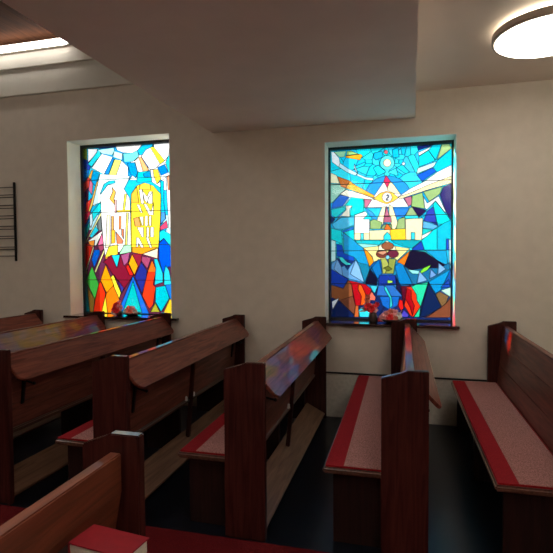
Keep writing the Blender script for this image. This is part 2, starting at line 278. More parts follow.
# ------------------------------------------------------------------ stained glass
RIGHT_PIECES=[
((235,250,255),(-0.684,2.533,-0.66,2.531,-0.607,2.467,-0.599,2.42,-0.611,2.382,-0.676,2.432)),
((190,240,255),(-0.599,2.42,-0.521,2.362,-0.43,2.312,-0.449,2.29,-0.529,2.325,-0.611,2.382)),
((200,245,255),(-0.43,2.309,-0.354,2.27,-0.286,2.26,-0.277,2.248,-0.291,2.235,-0.354,2.249,-0.438,2.292)),
((215,240,255),(-0.46,2.407,-0.447,2.363,-0.428,2.314,-0.445,2.33,-0.463,2.374)),
((150,215,170),(-0.657,2.531,-0.537,2.532,-0.556,2.476,-0.603,2.475)),
((150,200,120),(-0.529,2.531,-0.491,2.529,-0.415,2.495,-0.537,2.49)),
((250,170,40),(-0.548,2.483,-0.4,2.494,-0.38,2.477,-0.407,2.437,-0.537,2.467)),
((240,240,200),(-0.688,2.329,-0.629,2.299,-0.603,2.22,-0.692,2.232)),
((150,210,190),(-0.692,2.224,-0.595,2.213,-0.54,2.16,-0.589,2.128,-0.677,2.034,-0.693,2.035)),
((40,110,220),(-0.598,2.109,-0.506,2.091,-0.568,2.0,-0.681,1.98,-0.669,2.031)),
((170,220,250),(-0.506,2.091,-0.483,2.086,-0.557,2.0,-0.573,2.0)),
((0,235,235),(-0.483,2.086,-0.38,2.067,-0.369,1.944,-0.498,1.902,-0.483,1.994,-0.557,2.0)),
((30,210,220),(-0.685,1.969,-0.568,1.992,-0.537,1.972,-0.638,1.89,-0.681,1.915)),
((240,240,220),(-0.545,2.003,-0.475,2.001,-0.506,1.971,-0.506,1.895,-0.584,1.904,-0.654,1.844,-0.537,1.964)),
((15,40,100),(-0.693,1.915,-0.646,1.875,-0.677,1.836,-0.693,1.829)),
((70,190,235),(-0.677,1.829,-0.584,1.889,-0.46,1.893,-0.46,1.816,-0.56,1.777,-0.648,1.779)),
((20,225,235),(-0.685,1.789,-0.584,1.758,-0.576,1.631,-0.685,1.681)),
((20,150,210),(-0.569,1.742,-0.458,1.663,-0.376,1.592,-0.315,1.407,-0.376,1.366,-0.445,1.485,-0.56,1.54)),
((10,215,230),(-0.569,1.748,-0.463,1.771,-0.458,1.663,-0.434,1.634,-0.376,1.594)),
((10,110,210),(-0.584,1.758,-0.467,1.804,-0.465,1.773,-0.569,1.742)),
((20,80,200),(-0.634,1.632,-0.576,1.621,-0.561,1.54,-0.46,1.501,-0.46,1.462,-0.537,1.47,-0.63,1.518)),
((200,245,245),(-0.685,1.675,-0.642,1.658,-0.642,1.471,-0.686,1.455)),
((20,50,120),(-0.638,1.494,-0.463,1.464,-0.501,1.396,-0.589,1.415)),
((70,225,225),(-0.612,1.502,-0.576,1.502,-0.53,1.454,-0.483,1.431,-0.537,1.423,-0.584,1.455)),
((20,130,170),(-0.443,1.454,-0.323,1.425,-0.314,1.376,-0.361,1.253,-0.434,1.357)),
((100,165,225),(-0.683,1.435,-0.627,1.484,-0.584,1.405,-0.555,1.42,-0.526,1.376,-0.501,1.415,-0.448,1.478,-0.414,1.415,-0.363,1.254,-0.521,1.293,-0.686,1.386)),
((130,185,235),(-0.448,1.478,-0.414,1.415,-0.363,1.254,-0.501,1.337)),
((120,175,230),(-0.627,1.484,-0.584,1.405,-0.57,1.307,-0.658,1.386)),
((40,150,230),(0.083,2.037,0.07,1.959,0.032,1.891,-0.028,1.842,-0.101,1.816,-0.179,1.818,-0.254,1.847,-0.315,1.901,-0.356,1.972,-0.37,2.053,-0.356,2.132,-0.316,2.2,-0.255,2.249,-0.181,2.273,-0.102,2.269,-0.029,2.239,0.03,2.185,0.069,2.115)),
((190,110,140),(-0.367,2.062,-0.291,2.05,-0.319,1.979,-0.362,1.983)),
((190,110,140),(0.007,2.058,0.075,2.074,0.08,1.999,0.047,1.976)),
((20,190,235),(-0.291,1.935,-0.348,1.975,0.062,1.962,0.008,1.888,-0.066,1.833,-0.14,1.816,-0.215,1.837)),
((40,130,225),(-0.122,1.968,0.058,1.962,0.008,1.879,-0.084,1.881)),
((250,252,255),(-0.151,2.263,-0.025,2.097,0.049,1.974,-0.338,1.979,-0.272,2.087)),
((250,240,190),(-0.132,2.234,-0.086,2.184,-0.027,2.097,-0.094,2.109,-0.151,2.14)),
((225,50,100),(-0.161,2.28,-0.12,2.222,-0.149,2.159,-0.183,2.225)),
((200,110,40),(-0.623,2.291,-0.501,2.241,-0.545,2.173,-0.589,2.191)),
((250,180,50),(-0.501,2.241,-0.453,2.2,-0.272,2.094,-0.272,2.068,-0.386,2.113,-0.521,2.164,-0.545,2.173)),
((255,250,225),(-0.598,2.116,-0.537,2.157,-0.384,2.11,-0.291,2.068,-0.262,2.049,-0.392,2.068,-0.514,2.088)),
((255,255,250),(-0.048,2.07,0.061,2.143,0.183,2.201,0.303,2.286,0.43,2.346,0.431,2.245,0.224,2.171,0.062,2.103)),
((250,235,180),(-0.048,2.07,0.062,2.103,0.224,2.171,0.431,2.245,0.431,2.18,0.242,2.133,0.062,2.08,-0.03,2.05)),
((250,200,80),(-0.277,2.064,-0.213,2.114,-0.153,2.13,-0.094,2.109,-0.044,2.063,-0.093,2.029,-0.153,2.006,-0.22,2.031)),
((250,252,255),(-0.104,2.069,-0.112,2.041,-0.136,2.025,-0.164,2.026,-0.188,2.044,-0.197,2.072,-0.188,2.1,-0.165,2.116,-0.136,2.115,-0.113,2.097)),
((150,160,190),(-0.145,2.099,-0.131,2.087,-0.135,2.067,-0.156,2.053,-0.132,2.044,-0.154,2.039,-0.163,2.053,-0.142,2.073,-0.144,2.086,-0.159,2.085)),
((250,245,200),(-0.163,1.983,-0.187,1.812,-0.26,1.814,-0.197,1.98)),
((250,240,190),(-0.133,2.001,-0.099,1.981,-0.047,1.814,-0.075,1.767,-0.103,1.768,-0.131,1.911)),
((190,110,140),(-0.152,1.988,-0.129,1.89,-0.179,1.891)),
((175,95,125),(-0.179,1.888,-0.114,1.886,-0.108,1.831,-0.185,1.832)),
((140,175,110),(-0.272,1.867,-0.196,1.832,-0.21,1.77,-0.309,1.772,-0.309,1.849)),
((150,180,120),(-0.047,1.861,0.015,1.879,0.017,1.765,-0.066,1.767)),
((120,150,100),(-0.187,1.812,-0.107,1.811,-0.103,1.768,-0.21,1.77)),
((240,110,40),(-0.15,1.824,-0.112,1.771,-0.121,1.762,-0.177,1.764)),
((150,190,120),(0.08,2.075,0.173,2.105,0.195,1.952,0.073,1.978)),
((155,190,125),(0.18,2.109,0.353,2.153,0.326,2.081,0.234,2.017)),
((225,235,240),(0.18,2.071,0.217,2.003,0.319,2.066,0.383,1.917,0.376,1.91,0.291,2.023,0.213,1.941,0.195,1.96)),
((45,40,110),(0.36,2.149,0.431,2.176,0.434,1.84,0.387,1.909,0.329,2.073)),
((40,25,75),(0.077,1.974,0.195,1.945,0.21,1.93,0.143,1.872)),
((150,180,130),(0.057,1.965,0.08,1.971,0.133,1.885,0.021,1.893)),
((50,205,215),(0.012,1.893,0.133,1.89,0.143,1.86,0.017,1.862)),
((50,70,185),(0.267,1.965,0.285,1.957,0.3,1.806,0.185,1.84,0.217,1.929)),
((10,230,235),(0.269,1.986,0.287,2.02,0.419,1.849,0.412,1.803,0.31,1.806)),
((90,180,235),(0.178,1.79,0.181,1.837,0.235,1.819,0.317,1.787,0.279,1.758,0.175,1.771)),
((30,40,120),(0.243,1.826,0.306,1.824,0.313,1.791)),
((10,210,225),(0.174,1.663,0.271,1.751,0.306,1.769,0.308,1.564,0.194,1.565,0.168,1.65)),
((10,190,225),(0.306,1.769,0.368,1.814,0.434,1.84,0.435,1.655,0.387,1.656,0.387,1.563,0.308,1.564)),
((20,160,215),(0.194,1.561,0.387,1.559,0.406,1.414,0.317,1.461,0.245,1.527)),
((30,205,205),(0.175,1.768,0.264,1.751,0.171,1.701)),
((250,250,250),(0.168,1.701,0.271,1.751,0.222,1.7,0.164,1.66)),
((25,70,185),(0.086,1.582,0.168,1.65,0.194,1.561,0.079,1.56)),
((30,80,200),(0.387,1.665,0.408,1.667,0.414,1.562,0.387,1.563)),
((210,240,250),(0.41,1.66,0.435,1.66,0.437,1.423,0.415,1.451)),
((255,255,250),(-0.456,1.909,-0.353,1.943,-0.334,1.913,-0.376,1.868,-0.315,1.866,-0.315,1.734,-0.46,1.736)),
((250,235,180),(-0.46,1.736,-0.315,1.734,-0.315,1.669,-0.46,1.671)),
((60,215,235),(-0.401,1.733,-0.37,1.733,-0.37,1.67,-0.401,1.67)),
((250,235,180),(-0.315,1.757,-0.121,1.762,-0.121,1.666,-0.315,1.669)),
((255,205,50),(-0.122,1.764,0.025,1.769,0.025,1.664,-0.122,1.666)),
((50,215,235),(-0.182,1.667,-0.182,1.704,-0.148,1.742,-0.115,1.703,-0.111,1.666)),
((252,238,190),(0.019,1.858,0.178,1.863,0.168,1.66,0.025,1.664)),
((60,215,235),(0.071,1.733,0.107,1.732,0.107,1.665,0.071,1.665)),
((30,190,205),(-0.453,1.665,-0.182,1.661,-0.224,1.612,-0.376,1.594,-0.434,1.634)),
((150,230,220),(-0.434,1.634,-0.224,1.617,-0.252,1.598,-0.376,1.592)),
((20,170,190),(-0.112,1.663,0.095,1.66,0.164,1.65,0.082,1.583,0.009,1.6,-0.084,1.634)),
((235,225,150),(-0.376,1.592,-0.226,1.607,-0.149,1.659,-0.077,1.605,0.062,1.58,-0.055,1.467,-0.083,1.491,-0.205,1.482,-0.276,1.453,-0.29,1.511)),
((250,245,205),(-0.226,1.607,-0.149,1.659,-0.077,1.605,-0.065,1.567,-0.233,1.569)),
((250,150,25),(-0.372,1.585,-0.345,1.57,-0.29,1.5,-0.275,1.453,-0.315,1.407)),
((240,120,25),(0.069,1.566,0.011,1.414,-0.055,1.453)),
((22,16,48),(0.079,1.56,0.194,1.551,0.322,1.461,0.406,1.414,0.335,1.376,0.201,1.395,0.065,1.376,0.01,1.414,0.059,1.547)),
((150,90,60),(-0.085,1.605,-0.096,1.583,-0.126,1.57,-0.163,1.57,-0.193,1.584,-0.204,1.607,-0.193,1.629,-0.163,1.643,-0.126,1.642,-0.096,1.628)),
((125,60,50),(-0.141,1.53,-0.152,1.507,-0.18,1.492,-0.215,1.493,-0.243,1.507,-0.254,1.53,-0.243,1.554,-0.215,1.568,-0.18,1.567,-0.152,1.553)),
((105,35,60),(-0.041,1.531,-0.051,1.508,-0.077,1.494,-0.11,1.494,-0.137,1.508,-0.147,1.532,-0.137,1.555,-0.11,1.569,-0.077,1.568,-0.051,1.554)),
((210,150,120),(-0.243,1.55,-0.167,1.563,-0.149,1.544,-0.186,1.52,-0.224,1.534)),
((130,215,240),(-0.123,1.498,-0.127,1.486,-0.137,1.478,-0.15,1.478,-0.16,1.486,-0.164,1.498,-0.161,1.511,-0.15,1.518,-0.138,1.518,-0.127,1.51)),
((170,180,90),(-0.211,1.484,-0.158,1.484,-0.134,1.434,-0.167,1.342,-0.19,1.342,-0.2,1.434)),
((145,160,75),(-0.139,1.484,-0.065,1.483,-0.078,1.415,-0.088,1.342,-0.167,1.342,-0.134,1.434)),
((100,110,40),(-0.186,1.395,-0.139,1.415,-0.102,1.386,-0.139,1.367)),
((10,120,200),(-0.309,1.376,-0.228,1.482,-0.195,1.347,-0.237,1.289,-0.299,1.405)),
((10,130,205),(-0.078,1.415,-0.037,1.448,0.005,1.424,0.089,1.242,-0.031,1.231)),
((30,160,190),(0.005,1.414,0.12,1.32,0.089,1.242)),
((15,15,45),(-0.309,1.386,-0.237,1.287,-0.246,1.228,-0.356,1.24)),
((25,110,160),(0.01,1.414,0.065,1.376,0.201,1.395,0.335,1.395,0.419,1.451,0.419,1.376,0.233,1.263,0.089,1.238)),
((150,235,235),(0.043,1.381,0.159,1.367,0.159,1.339,0.085,1.342)),
((130,220,60),(0.159,1.367,0.186,1.395,0.258,1.428,0.222,1.376,0.159,1.339)),
((120,175,230),(0.127,1.251,0.149,1.367,0.222,1.28)),
((110,160,225),(0.241,1.295,0.25,1.386,0.305,1.329)),
((120,175,230),(0.313,1.329,0.322,1.442,0.385,1.386)),
((20,65,185),(-0.686,1.386,-0.518,1.286,-0.568,1.196,-0.686,1.236)),
((150,85,50),(-0.686,1.228,-0.568,1.194,-0.518,1.278,-0.489,1.237,-0.472,1.122,-0.608,1.076,-0.686,1.105)),
((125,70,50),(-0.472,1.122,-0.45,1.029,-0.463,0.939,-0.608,1.076)),
((235,240,250),(-0.679,1.064,-0.608,1.1,-0.673,0.984)),
((15,35,90),(-0.687,0.974,-0.669,0.984,-0.608,1.076,-0.455,0.929,-0.463,0.911,-0.687,0.905)),
((200,100,50),(-0.45,1.029,-0.42,1.029,-0.416,0.917,-0.464,0.915)),
((190,15,30),(-0.518,1.276,-0.352,1.238,-0.294,1.189,-0.323,1.081,-0.391,1.03,-0.45,1.029,-0.489,1.237)),
((250,95,25),(-0.42,1.238,-0.391,1.227,-0.352,1.139,-0.356,1.04,-0.401,1.03,-0.391,1.119,-0.425,1.188)),
((50,215,235),(-0.42,0.989,-0.342,1.021,-0.284,0.992,-0.283,0.92,-0.41,0.917)),
((240,115,95),(-0.294,1.17,-0.255,1.111,-0.261,1.082,-0.318,1.085,-0.318,1.13)),
((60,205,230),(-0.313,1.228,-0.236,1.219,-0.265,1.15,-0.284,1.17)),
((20,55,160),(-0.221,1.327,-0.07,1.327,-0.041,1.241,-0.231,1.228)),
((45,115,205),(-0.231,1.228,-0.088,1.23,-0.003,1.124,-0.249,1.13)),
((20,105,205),(-0.221,1.121,-0.031,1.124,-0.049,1.036,-0.125,0.995,-0.192,1.034)),
((50,215,225),(-0.173,1.224,-0.154,1.21,-0.106,1.113,-0.097,1.035,-0.125,1.006,-0.12,1.103,-0.173,1.19)),
((170,230,80),(-0.145,1.278,-0.097,1.274,-0.097,1.254,-0.145,1.249)),
((20,25,70),(-0.07,1.318,-0.022,1.23,0.006,1.134,-0.059,1.192)),
((90,12,40),(-0.022,1.221,0.071,1.231,0.016,1.115,0.007,1.009)),
((245,55,25),(0.03,1.212,0.076,1.217,0.122,1.145,0.127,1.088,0.16,1.031,0.096,0.929,0.068,0.942,0.011,1.037,0.03,1.134)),
((175,10,25),(0.034,1.207,0.076,1.183,0.076,1.106,0.105,1.039,0.087,0.942,0.067,1.019,0.02,1.105)),
((235,30,30),(-0.035,1.095,-0.003,1.086,0.007,1.009,-0.021,0.988,-0.045,1.036)),
((80,70,200),(0.007,0.998,0.054,0.951,0.048,0.928,-0.03,0.926)),
((40,220,170),(0.076,1.217,0.113,1.237,0.229,1.261,0.16,1.021,0.151,0.931,0.101,0.929,0.16,1.031,0.127,1.088,0.122,1.145)),
((12,35,85),(0.232,1.262,0.291,1.147,0.351,1.03,0.224,0.946,0.151,0.927)),
((125,95,60),(0.296,1.147,0.332,1.177,0.413,1.13,0.391,1.068,0.351,1.03)),
((135,75,50),(0.391,1.068,0.439,1.125,0.44,0.933,0.194,0.927,0.234,0.944,0.351,1.03)),
((190,240,220),(0.341,1.186,0.438,1.215,0.439,1.125)),
((10,150,220),(0.232,1.266,0.437,1.386,0.341,1.186,0.291,1.157)),
((25,75,185),(0.341,1.214,0.412,1.291,0.438,1.215)),
((20,40,130),(0.125,2.538,0.274,2.551,0.231,2.524,0.132,2.498)),
((245,250,255),(0.132,2.476,0.26,2.53,0.224,2.495,0.14,2.446)),
((10,225,240),(0.14,2.44,0.224,2.491,0.285,2.397,0.196,2.363,0.14,2.342)),
((10,215,245),(0.224,2.495,0.266,2.539,0.341,2.539,0.289,2.399)),
((200,245,245),(0.129,2.332,0.296,2.385,0.317,2.373,0.261,2.332,0.119,2.28)),
((25,95,215),(0.123,2.269,0.261,2.329,0.297,2.294,0.169,2.207)),
((160,195,130),(0.344,2.539,0.411,2.539,0.429,2.498,0.302,2.403)),
((10,200,245),(0.302,2.389,0.429,2.498,0.43,2.346,0.303,2.286,0.267,2.326)),
((20,180,235),(-0.273,2.497,-0.198,2.511,-0.188,2.454,-0.254,2.429,-0.282,2.459)),
((30,215,245),(-0.235,2.381,-0.16,2.311,-0.235,2.276,-0.282,2.355)),
((60,225,250),(-0.141,2.31,-0.067,2.344,-0.049,2.268,-0.132,2.3)),
((10,195,240),(-0.105,2.515,-0.05,2.54,-0.04,2.446,-0.095,2.439)),
((90,235,250),(-0.081,2.392,-0.094,2.352,-0.129,2.329,-0.171,2.331,-0.206,2.358,-0.219,2.4,-0.206,2.44,-0.171,2.464,-0.129,2.461,-0.095,2.434)),
((255,248,205),(-0.113,2.394,-0.12,2.372,-0.138,2.36,-0.161,2.361,-0.18,2.376,-0.187,2.398,-0.18,2.42,-0.162,2.433,-0.139,2.431,-0.12,2.417)),
((230,100,110),(-0.143,2.498,-0.146,2.487,-0.156,2.48,-0.167,2.481,-0.176,2.489,-0.18,2.5,-0.176,2.511,-0.167,2.517,-0.156,2.516,-0.146,2.509)),
((240,245,255),(0.015,2.38,0.012,2.371,0.005,2.366,-0.004,2.366,-0.012,2.372,-0.014,2.381,-0.012,2.39,-0.004,2.395,0.005,2.395,0.012,2.389))]
LEFT_PIECES=[
((100,40,75),(-3.536,1.827,-2.541,1.807,-2.404,1.461,-2.414,0.835,-3.562,0.804)),
((20,190,235),(-3.522,2.388,-2.391,2.336,-2.396,1.964,-3.532,1.996)),
((30,110,210),(-3.308,2.76,-3.07,2.745,-3.08,2.721,-3.273,2.723)),
((255,255,250),(-3.063,2.76,-2.739,2.761,-2.777,2.677,-2.862,2.65,-2.972,2.662,-3.046,2.693)),
((170,240,245),(-3.29,2.708,-3.083,2.723,-3.077,2.684,-3.109,2.64,-3.234,2.665)),
((190,245,245),(-3.083,2.685,-2.979,2.651,-2.986,2.581,-3.097,2.62)),
((110,225,240),(-2.973,2.651,-2.862,2.65,-2.801,2.673,-2.778,2.613,-2.852,2.557,-2.962,2.558)),
((150,180,60),(-3.504,2.755,-3.423,2.75,-3.427,2.577,-3.465,2.63,-3.508,2.621)),
((220,120,50),(-3.505,2.721,-3.469,2.719,-3.477,2.653,-3.507,2.644)),
((35,70,180),(-3.508,2.616,-3.414,2.602,-3.381,2.526,-3.397,2.493,-3.511,2.499)),
((0,130,230),(-3.511,2.499,-3.397,2.493,-3.418,2.427,-3.478,2.358,-3.514,2.359)),
((255,255,255),(-3.411,2.727,-3.29,2.719,-3.304,2.669,-3.414,2.576)),
((30,225,240),(-3.304,2.679,-3.241,2.661,-3.369,2.528,-3.415,2.561)),
((255,255,255),(-3.241,2.661,-3.1,2.618,-3.212,2.435,-3.37,2.514)),
((20,140,225),(-3.105,2.614,-3.083,2.597,-3.155,2.433,-3.211,2.441)),
((255,240,110),(-3.078,2.593,-2.994,2.578,-3.064,2.418,-3.155,2.428)),
((255,255,255),(-2.994,2.578,-2.914,2.501,-2.916,2.404,-3.064,2.418)),
((10,180,230),(-2.801,2.671,-2.74,2.726,-2.598,2.746,-2.633,2.69,-2.708,2.623,-2.773,2.621)),
((255,255,255),(-2.599,2.727,-2.408,2.75,-2.43,2.593,-2.473,2.546,-2.599,2.698)),
((255,235,60),(-2.642,2.696,-2.604,2.703,-2.473,2.546,-2.527,2.511)),
((235,240,255),(-2.696,2.674,-2.642,2.696,-2.527,2.511,-2.592,2.466,-2.646,2.459,-2.752,2.606)),
((250,175,115),(-2.784,2.598,-2.752,2.6,-2.662,2.456,-2.728,2.429)),
((255,252,240),(-2.83,2.566,-2.784,2.598,-2.728,2.429,-2.798,2.448)),
((0,150,220),(-2.923,2.542,-2.83,2.547,-2.798,2.437,-2.821,2.38,-2.888,2.422)),
((0,200,230),(-2.798,2.437,-2.646,2.45,-2.627,2.332,-2.811,2.331)),
((0,150,225),(-2.733,2.417,-2.646,2.45,-2.638,2.38,-2.722,2.384)),
((250,252,255),(-2.646,2.455,-2.613,2.458,-2.568,2.302,-2.455,2.371,-2.439,2.232,-2.486,2.234,-2.556,2.28,-2.627,2.326)),
((255,225,60),(-2.614,2.458,-2.559,2.459,-2.52,2.356,-2.568,2.3,-2.605,2.389)),
((0,130,230),(-2.559,2.479,-2.474,2.508,-2.433,2.419,-2.519,2.39)),
((30,215,235),(-2.463,2.527,-2.43,2.593,-2.398,2.591,-2.402,2.39,-2.433,2.423)),
((255,255,255),(-2.46,2.371,-2.407,2.401,-2.405,1.826,-2.434,1.826,-2.448,2.073)),
((255,160,120),(-2.449,2.381,-2.421,2.391,-2.422,2.231,-2.437,2.232)),
((90,35,85),(-3.515,2.332,-3.41,2.327,-3.426,2.105,-3.523,1.995)),
((40,80,180),(-3.515,2.164,-3.449,2.195,-3.451,2.117,-3.518,2.051)),
((230,70,60),(-3.514,2.349,-3.405,2.427,-3.382,2.326,-3.487,2.252,-3.517,2.253)),
((225,120,150),(-3.393,2.404,-3.356,2.336,-3.372,2.214,-3.414,2.272)),
((240,60,50),(-3.451,2.128,-3.359,2.191,-3.38,2.074,-3.506,2.006)),
((225,45,80),(-3.499,2.006,-3.38,2.074,-3.405,1.994,-3.509,1.877)),
((250,180,70),(-3.368,2.492,-3.34,2.479,-3.387,2.382,-3.412,2.416)),
((0,170,230),(-3.353,2.48,-3.27,2.465,-3.319,2.301,-3.362,2.347,-3.38,2.392)),
((225,245,245),(-3.265,2.442,-2.892,2.402,-2.917,2.349,-2.968,2.264,-3.079,2.317,-3.171,2.315,-3.257,2.221,-3.334,2.09,-3.374,2.103,-3.306,2.311)),
((250,200,100),(-3.304,2.367,-3.289,2.355,-3.362,2.102,-3.408,2.026,-3.421,2.037)),
((225,250,255),(-3.306,2.311,-3.214,2.308,-3.264,2.13,-3.367,2.094)),
((30,190,225),(-3.216,2.33,-3.153,2.36,-3.078,2.361,-3.078,2.335,-3.171,2.317,-3.257,2.221,-3.27,2.221)),
((20,225,230),(-3.382,2.014,-3.264,2.13,-3.261,2.05,-3.366,1.922)),
((220,240,245),(-3.405,1.994,-3.376,2.014,-3.366,1.924,-3.393,1.846,-3.408,1.88)),
((105,115,115),(-3.267,2.011,-3.253,1.819,-3.294,1.811,-3.322,1.891)),
((20,150,150),(-3.491,1.874,-3.406,1.97,-3.408,1.858,-3.495,1.713,-3.519,1.714)),
((0,120,210),(-3.491,1.874,-3.406,1.959,-3.407,1.925,-3.458,1.848)),
((40,215,235),(-3.35,1.881,-3.294,1.82,-3.388,1.734,-3.415,1.757)),
((220,40,25),(-3.522,1.673,-3.39,1.661,-3.374,1.631,-3.469,1.364,-3.522,1.387)),
((250,150,50),(-3.436,1.696,-3.345,1.734,-3.359,1.644,-3.391,1.633)),
((250,245,170),(-3.255,2.04,-3.243,2.01,-3.484,1.671,-3.501,1.685)),
((255,252,240),(-3.449,1.693,-3.253,1.81,-3.249,1.791,-3.334,1.641,-3.355,1.651,-3.345,1.711)),
((250,245,190),(-3.356,1.641,-3.456,1.375,-3.477,1.375,-3.374,1.631)),
((225,110,150),(-3.254,1.791,-3.234,1.669,-3.316,1.646)),
((150,60,90),(-3.316,1.646,-3.234,1.669,-3.233,1.609,-3.284,1.576)),
((0,105,225),(-3.357,1.6,-3.287,1.6,-3.289,1.549,-3.361,1.397,-3.394,1.49)),
((250,240,160),(-3.235,1.605,-3.222,1.587,-3.341,1.344,-3.36,1.357)),
((255,255,250),(-3.257,2.221,-3.171,2.315,-3.079,2.317,-2.968,2.264,-2.9,2.164,-2.894,2.033,-2.894,1.639,-3.044,1.574,-3.222,1.52,-3.243,1.71,-3.262,2.01)),
((255,250,210),(-3.186,1.986,-3.148,1.985,-3.156,1.642,-3.213,1.62)),
((250,185,80),(-3.117,2.292,-3.071,2.236,-3.096,2.16,-3.074,2.082,-3.151,2.162,-3.109,2.243)),
((245,190,190),(-3.087,2.152,-3.064,2.151,-3.067,2.005,-3.085,2.005)),
((255,240,80),(-2.961,2.21,-2.937,2.209,-2.964,2.029,-2.988,2.03)),
((250,215,50),(-3.066,2.032,-2.894,2.034,-2.894,2.011,-3.052,2.011)),
((240,170,90),(-3.131,1.971,-3.102,1.971,-3.105,1.824,-3.135,1.81)),
((235,150,90),(-3.036,1.971,-3.011,1.97,-3.014,1.827,-3.039,1.822)),
((255,235,120),(-2.943,2.001,-2.918,2.001,-2.944,1.639,-2.968,1.64)),
((250,190,50),(-3.137,1.819,-3.089,1.818,-3.092,1.674,-3.14,1.668)),
((235,130,90),(-3.077,1.798,-2.99,1.697,-3.001,1.666,-3.069,1.667)),
((225,130,90),(-3.008,1.827,-2.982,1.827,-2.984,1.717,-3.009,1.761)),
((255,225,60),(-3.172,1.634,-3.058,1.657,-3.06,1.548,-3.222,1.518)),
((240,150,60),(-3.222,1.52,-3.152,1.52,-3.21,1.464)),
((170,240,190),(-3.037,1.567,-2.981,1.646,-2.89,1.65,-2.893,1.573,-3.037,1.55)),
((255,225,55),(-2.883,2.207,-2.812,2.293,-2.72,2.322,-2.613,2.284,-2.525,2.193,-2.533,1.936,-2.562,1.613,-2.762,1.55,-2.893,1.576)),
((250,185,60),(-2.883,2.207,-2.812,2.285,-2.788,2.105,-2.885,2.109)),
((250,200,70),(-2.772,2.305,-2.72,2.322,-2.651,2.3,-2.64,2.246,-2.785,2.252)),
((245,165,90),(-2.858,1.939,-2.799,1.956,-2.768,1.852,-2.841,1.853)),
((250,160,30),(-2.882,1.625,-2.568,1.622,-2.762,1.547,-2.883,1.571)),
((255,235,200),(-2.755,1.55,-2.568,1.61,-2.576,1.501)),
((255,255,240),(-2.786,2.252,-2.747,2.25,-2.674,2.112,-2.631,2.111,-2.629,2.224,-2.665,2.225,-2.702,2.146,-2.761,2.249,-2.764,2.094,-2.727,2.093,-2.762,2.18)),
((255,255,240),(-2.786,2.252,-2.745,2.25,-2.727,2.103,-2.763,2.105)),
((255,255,240),(-2.624,2.223,-2.69,2.134,-2.673,2.096,-2.625,2.094)),
((255,255,240),(-2.749,2.245,-2.672,2.155,-2.691,2.097,-2.721,2.136)),
((255,255,245),(-2.818,2.09,-2.783,2.089,-2.747,1.998,-2.768,1.998)),
((255,255,245),(-2.733,2.093,-2.697,2.092,-2.645,2.004,-2.614,2.105,-2.617,1.97,-2.669,1.972)),
((255,255,245),(-2.786,1.957,-2.737,1.955,-2.739,1.86,-2.756,1.86)),
((255,255,245),(-2.718,1.965,-2.684,1.964,-2.686,1.855,-2.72,1.856)),
((255,255,245),(-2.669,1.963,-2.643,1.962,-2.645,1.855,-2.671,1.855)),
((255,255,245),(-2.817,1.841,-2.739,1.839,-2.739,1.735,-2.761,1.735)),
((255,255,245),(-2.701,1.841,-2.672,1.84,-2.674,1.734,-2.702,1.734)),
((255,255,245),(-2.656,1.84,-2.614,1.839,-2.616,1.733,-2.658,1.734)),
((255,255,245),(-2.829,1.73,-2.795,1.729,-2.738,1.622,-2.775,1.622,-2.801,1.67,-2.809,1.627,-2.831,1.627)),
((255,255,245),(-2.713,1.732,-2.681,1.732,-2.639,1.618,-2.666,1.619)),
((0,190,235),(-2.529,2.332,-2.487,2.33,-2.491,2.095,-2.468,1.929,-2.537,1.863,-2.523,2.144)),
((70,150,230),(-2.526,2.0,-2.481,1.999,-2.472,1.924,-2.535,1.871)),
((230,70,110),(-2.538,1.844,-2.462,1.909,-2.447,1.832,-2.538,1.805)),
((20,210,235),(-2.549,1.788,-2.505,1.808,-2.402,1.746,-2.404,1.611,-2.497,1.719,-2.551,1.678)),
((0,85,225),(-2.497,1.714,-2.408,1.612,-2.411,1.397,-2.438,1.416,-2.514,1.338,-2.56,1.494,-2.557,1.661)),
((135,20,50),(-3.248,1.464,-3.145,1.542,-2.927,1.529,-2.929,1.441,-2.87,1.32,-2.99,1.164,-3.125,1.319,-3.211,1.442)),
((150,30,55),(-2.883,1.551,-2.762,1.55,-2.768,1.462,-2.84,1.298,-2.864,1.32,-2.813,1.419)),
((30,215,240),(-3.139,1.538,-3.033,1.542,-3.074,1.397)),
((165,80,130),(-3.026,1.538,-2.908,1.573,-2.935,1.463,-2.985,1.419)),
((165,70,110),(-2.767,1.526,-2.653,1.506,-2.698,1.387,-2.768,1.467)),
((255,165,20),(-2.883,1.551,-2.813,1.417,-2.859,1.318,-2.929,1.447)),
((240,40,30),(-2.935,1.437,-2.87,1.322,-2.92,1.318,-2.963,1.408)),
((35,45,145),(-2.773,1.467,-2.704,1.367,-2.718,1.255,-2.77,1.112,-2.84,1.265,-2.857,1.298)),
((35,110,210),(-3.064,1.253,-3.112,1.319,-3.121,1.322,-2.99,1.164,-3.024,1.112)),
((60,50,150),(-3.066,1.264,-2.99,1.172,-3.024,1.112)),
((250,110,25),(-2.642,1.486,-2.6,1.386,-2.601,1.353,-2.698,1.353)),
((240,60,25),(-2.698,1.353,-2.601,1.353,-2.634,1.215,-2.604,1.186,-2.638,0.997,-2.684,0.948,-2.77,1.095)),
((30,200,225),(-2.62,1.495,-2.576,1.494,-2.514,1.338,-2.514,1.245,-2.616,1.212,-2.6,1.397)),
((40,210,235),(-2.503,1.338,-2.48,1.426,-2.439,1.368,-2.411,1.213,-2.503,1.213)),
((0,190,210),(-2.604,1.186,-2.484,1.207,-2.443,1.07,-2.543,0.919,-2.611,1.029)),
((20,120,220),(-2.491,1.213,-2.408,1.224,-2.411,1.041,-2.44,1.073)),
((170,170,50),(-2.67,0.916,-2.611,1.019,-2.558,0.918)),
((255,205,40),(-2.52,0.897,-2.438,1.062,-2.411,1.051,-2.413,0.9)),
((20,110,225),(-2.876,1.313,-2.688,0.893,-3.078,0.884)),
((0,200,205),(-2.877,1.254,-2.774,0.891,-3.015,0.886)),
